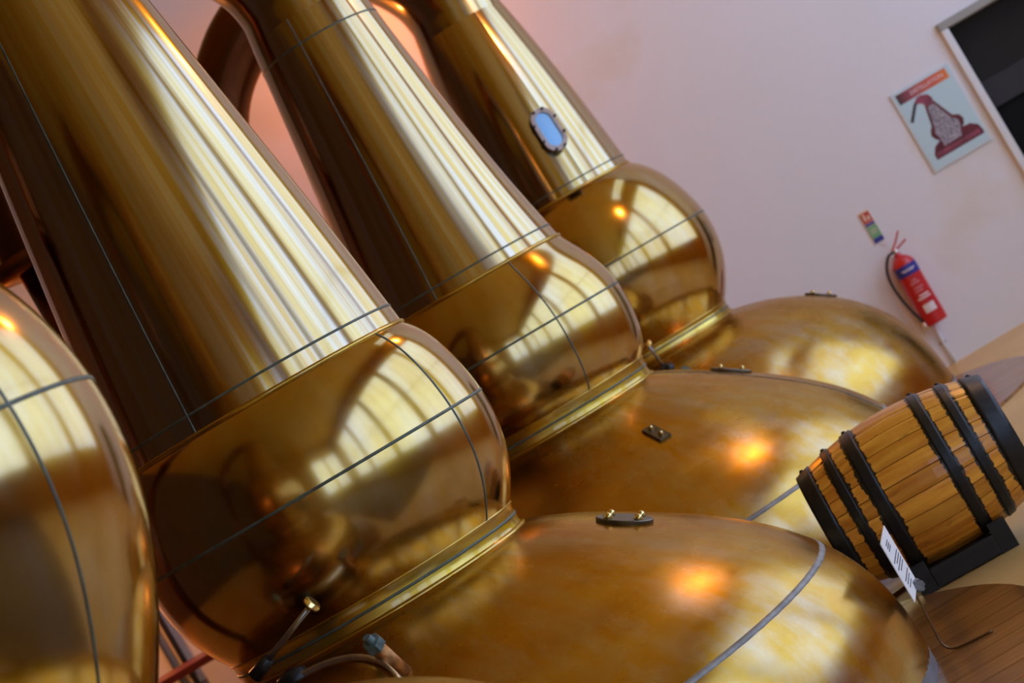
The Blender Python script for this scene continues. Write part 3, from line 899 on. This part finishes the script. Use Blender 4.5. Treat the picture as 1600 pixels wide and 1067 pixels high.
fs = thing('fire_sign', 'small red, blue and green safety sign above the extinguisher', 'sign', (2.487, WY, 1.08))
bo = obj('sign_board', BOX((0, -.004, 0), (.078, .006, .235), None, .001), 'cream_print', fs)
for c_, h_, mt in ((.068, .075, 'red_print'), (.018, .018, 'blue_label'), (-.038, .085, 'green_print'), (-.099, .034, 'blue_label')):
    obj('colour_field', BOX((0, -.0078, c_), (.07, .001, h_)), mt, fs)
obj('pictogram', BOX((-.012, -.0088, .072), (.014, .001, .05), None), 'cream_print', fs)
obj('pictogram', BOX((.014, -.0088, .062), (.016, .001, .03), None), 'cream_print', fs)
for z in (-.02, -.034, -.048): obj('print_line', BOX((0, -.0088, z), (.045, .001, .005)), 'cream_print', fs)
obj('lower_tab', BOX((.02, -.003, -.137), (.035, .005, .03), None), 'white_print', fs)

cdt = thing('wall_conduit', 'short white pipe running down the wall below the extinguisher', 'pipe', (2.505, WY - .02, 0))
obj('pipe', CYL((0, 0, 0), (0, 0, .31), .013, .013, 12), 'white_paint', cdt, True)
obj('pipe_clip', BOX((0, .01, .16), (.045, .02, .02), None, .003), 'grey_paint', cdt)

po = thing('wall_poster', 'pale blue poster with a maroon still drawing and orange heading on the wall', 'poster', (3.265, WY, 1.475))
PW, PH = .45, .605
obj('sheet', BOX((0, -.008, 0), (PW, .014, PH), None, .002), 'poster_edge', po)
obj('sheet_field', BOX((0, -.0158, 0), (PW - .03, .0012, PH - .03)), 'poster_sheet', po)
hd = obj('heading_bar', BOX((-.003, -.017, .245), (.385, .0012, .072)), 'header', po)
RX = Matrix.Rotation(PI / 2, 4, 'X')
text_mesh('heading_text', 'DISTILLATION', .040, 'white_print', po, Matrix.Translation((.03, -.018, .245)) @ RX)
# drawing of a still: arm, head, neck, bulb, pot (x to the right, z up, metres on the sheet)
Y0, Y1 = -.0165, -.0178
arm = [(-.195, .075), (-.12, .165), (-.08, .195), (-.045, .19), (-.04, .165), (-.075, .172), (-.105, .15), (-.178, .062)]
obj('drawn_arm', poly(bmesh.new(), arm, Y0, Y1), 'ink_dark', po)
head = [(-.10, .165), (-.08, .2), (-.045, .203), (0.0, .185), (.015, .155), (.012, .115), (-.05, .115), (-.06, .145)]
obj('drawn_head', poly(bmesh.new(), head, Y0 - .0006, Y1 - .0006), 'ink_rose', po)
neck = [(-.055, .125), (.015, .125), (.075, -.02), (.115, -.04), (.13, -.075), (.115, -.11), (.095, -.125), (.15, -.13), (.195, -.165), (.205, -.215), (.2, -.235),
        (-.165, -.235), (-.165, -.195), (-.135, -.15), (-.085, -.128), (-.105, -.11), (-.12, -.075), (-.105, -.04), (-.085, -.02)]
obj('drawn_still', poly(bmesh.new(), neck, Y0, Y1), 'ink_maroon', po)
inner = [(-.042, .11), (.004, .11), (.058, -.03), (.092, -.06), (.09, -.1), (.07, -.15), (.06, -.175), (-.075, -.175), (-.075, -.12), (-.088, -.07), (-.07, -.03)]
obj('drawn_vapour', poly(bmesh.new(), inner, Y0 - .0014, Y1 - .0014), 'ink_grey', po)
obj('drawn_base', poly(bmesh.new(), [(-.15, -.222), (.185, -.222), (.185, -.19), (-.15, -.19)], Y0 - .0008, Y1 - .0008), 'ink_rose', po)

# ------------------------------------------------------------------ clutter glimpsed between the two nearest stills
for x, r, mt, lab in ((-3.0, .02, 'pipe_dark', 'dark vertical pipe on the orange wall between the two nearest stills'),
                      (-3.085, .014, 'pipe_grey', 'thin blue-grey vertical pipe on the orange wall behind the nearest still')):
    p = thing('wall_pipe', lab, 'pipe', (x, WY - r - .004, 0), 0)
    obj('pipe', CYL((0, 0, 0), (0, 0, 3.2), r, r, 12), mt, p, True)
    for z in (.8, 2.2): obj('pipe_clip', BOX((0, r * .5, z), (r * 3, r + .006, .03), None), 'pipe_grey', p)
be = thing('work_bench', 'dark red bench edge glimpsed low between the two nearest stills', 'bench', (-2.95, 14.55, 0))
obj('bench_top', BOX((0, 0, .885), (1.5, .6, .05), None, .006), 'dark_red', be)
for sx in (-.68, .68):
    for sy in (-.25, .25): obj('leg', BOX((sx, sy, .43), (.06, .06, .86), None, .004), 'dark_red', be)
obj('shelf', BOX((0, 0, .45), (1.34, .5, .03), None), 'dark_red', be)
bc = thing('storage_crate', 'blue plastic crate on the shelf of the dark red bench', 'crate', (-3.05, 14.5, .466))
bm = bmesh.new(); box(bm, (0, 0, .012), (.42, .34, .024))
for sx in (-1, 1): box(bm, (sx * .2, 0, .15), (.02, .34, .28))
for sy in (-1, 1): box(bm, (0, sy * .16, .15), (.38, .02, .28))
obj('crate_body', bm, 'blue_plastic', bc)
obj('crate_rim', BOX((0, -.17, .28), (.44, .03, .03), None, .004), 'blue_plastic', bc)

# ------------------------------------------------------------------ lamps (out of frame, mirrored in the copper)
def pendant(loc, label, glow, power, colour, rad_=.13):
    p = thing('pendant_lamp', label, 'lamp', loc)
    obj('shade', LATHE(smooth_path([(.05, .30), (.09, .26), (.2, .12), (.27, .0)], 5), 40), 'black_iron', p, True)
    obj('bulb', LATHE([(rad_ * math.sin(PI * i / 12) + .0005, .02 - rad_ * math.cos(PI * i / 12)) for i in range(13)], 24), glow, p, True)
    obj('cord', CYL((0, 0, .28), (0, 0, HZ - loc[2]), .012, .012, 8), 'rubber', p)
    ld = bpy.data.lights.new('lamp_light', 'POINT')
    ld.energy = power; ld.color = colour; ld.shadow_soft_size = .12
    lo = bpy.data.objects.new('lamp_light', ld); C.objects.link(lo)
    lo.parent = p; lo.location = (0, 0, -.16)
pendant((3.45, 10.75, 4.85), 'warm pendant lamp hanging by the windows, mirrored in the stills', 'lamp_glow', 45, (1.0, .45, .12), .09)
pendant((.2, 14.4, 4.2), 'amber pendant lamp hanging behind the stills near the far wall', 'amber_glow', 34, (1.0, .22, .0), .09)
pendant((-4.1, 14.3, 2.7), 'added amber fill lamp out of view in the far left corner', 'amber_glow', 130, (1.0, .34, .08), .09)  # added lamp, warms the wall in the gap between the nearest stills
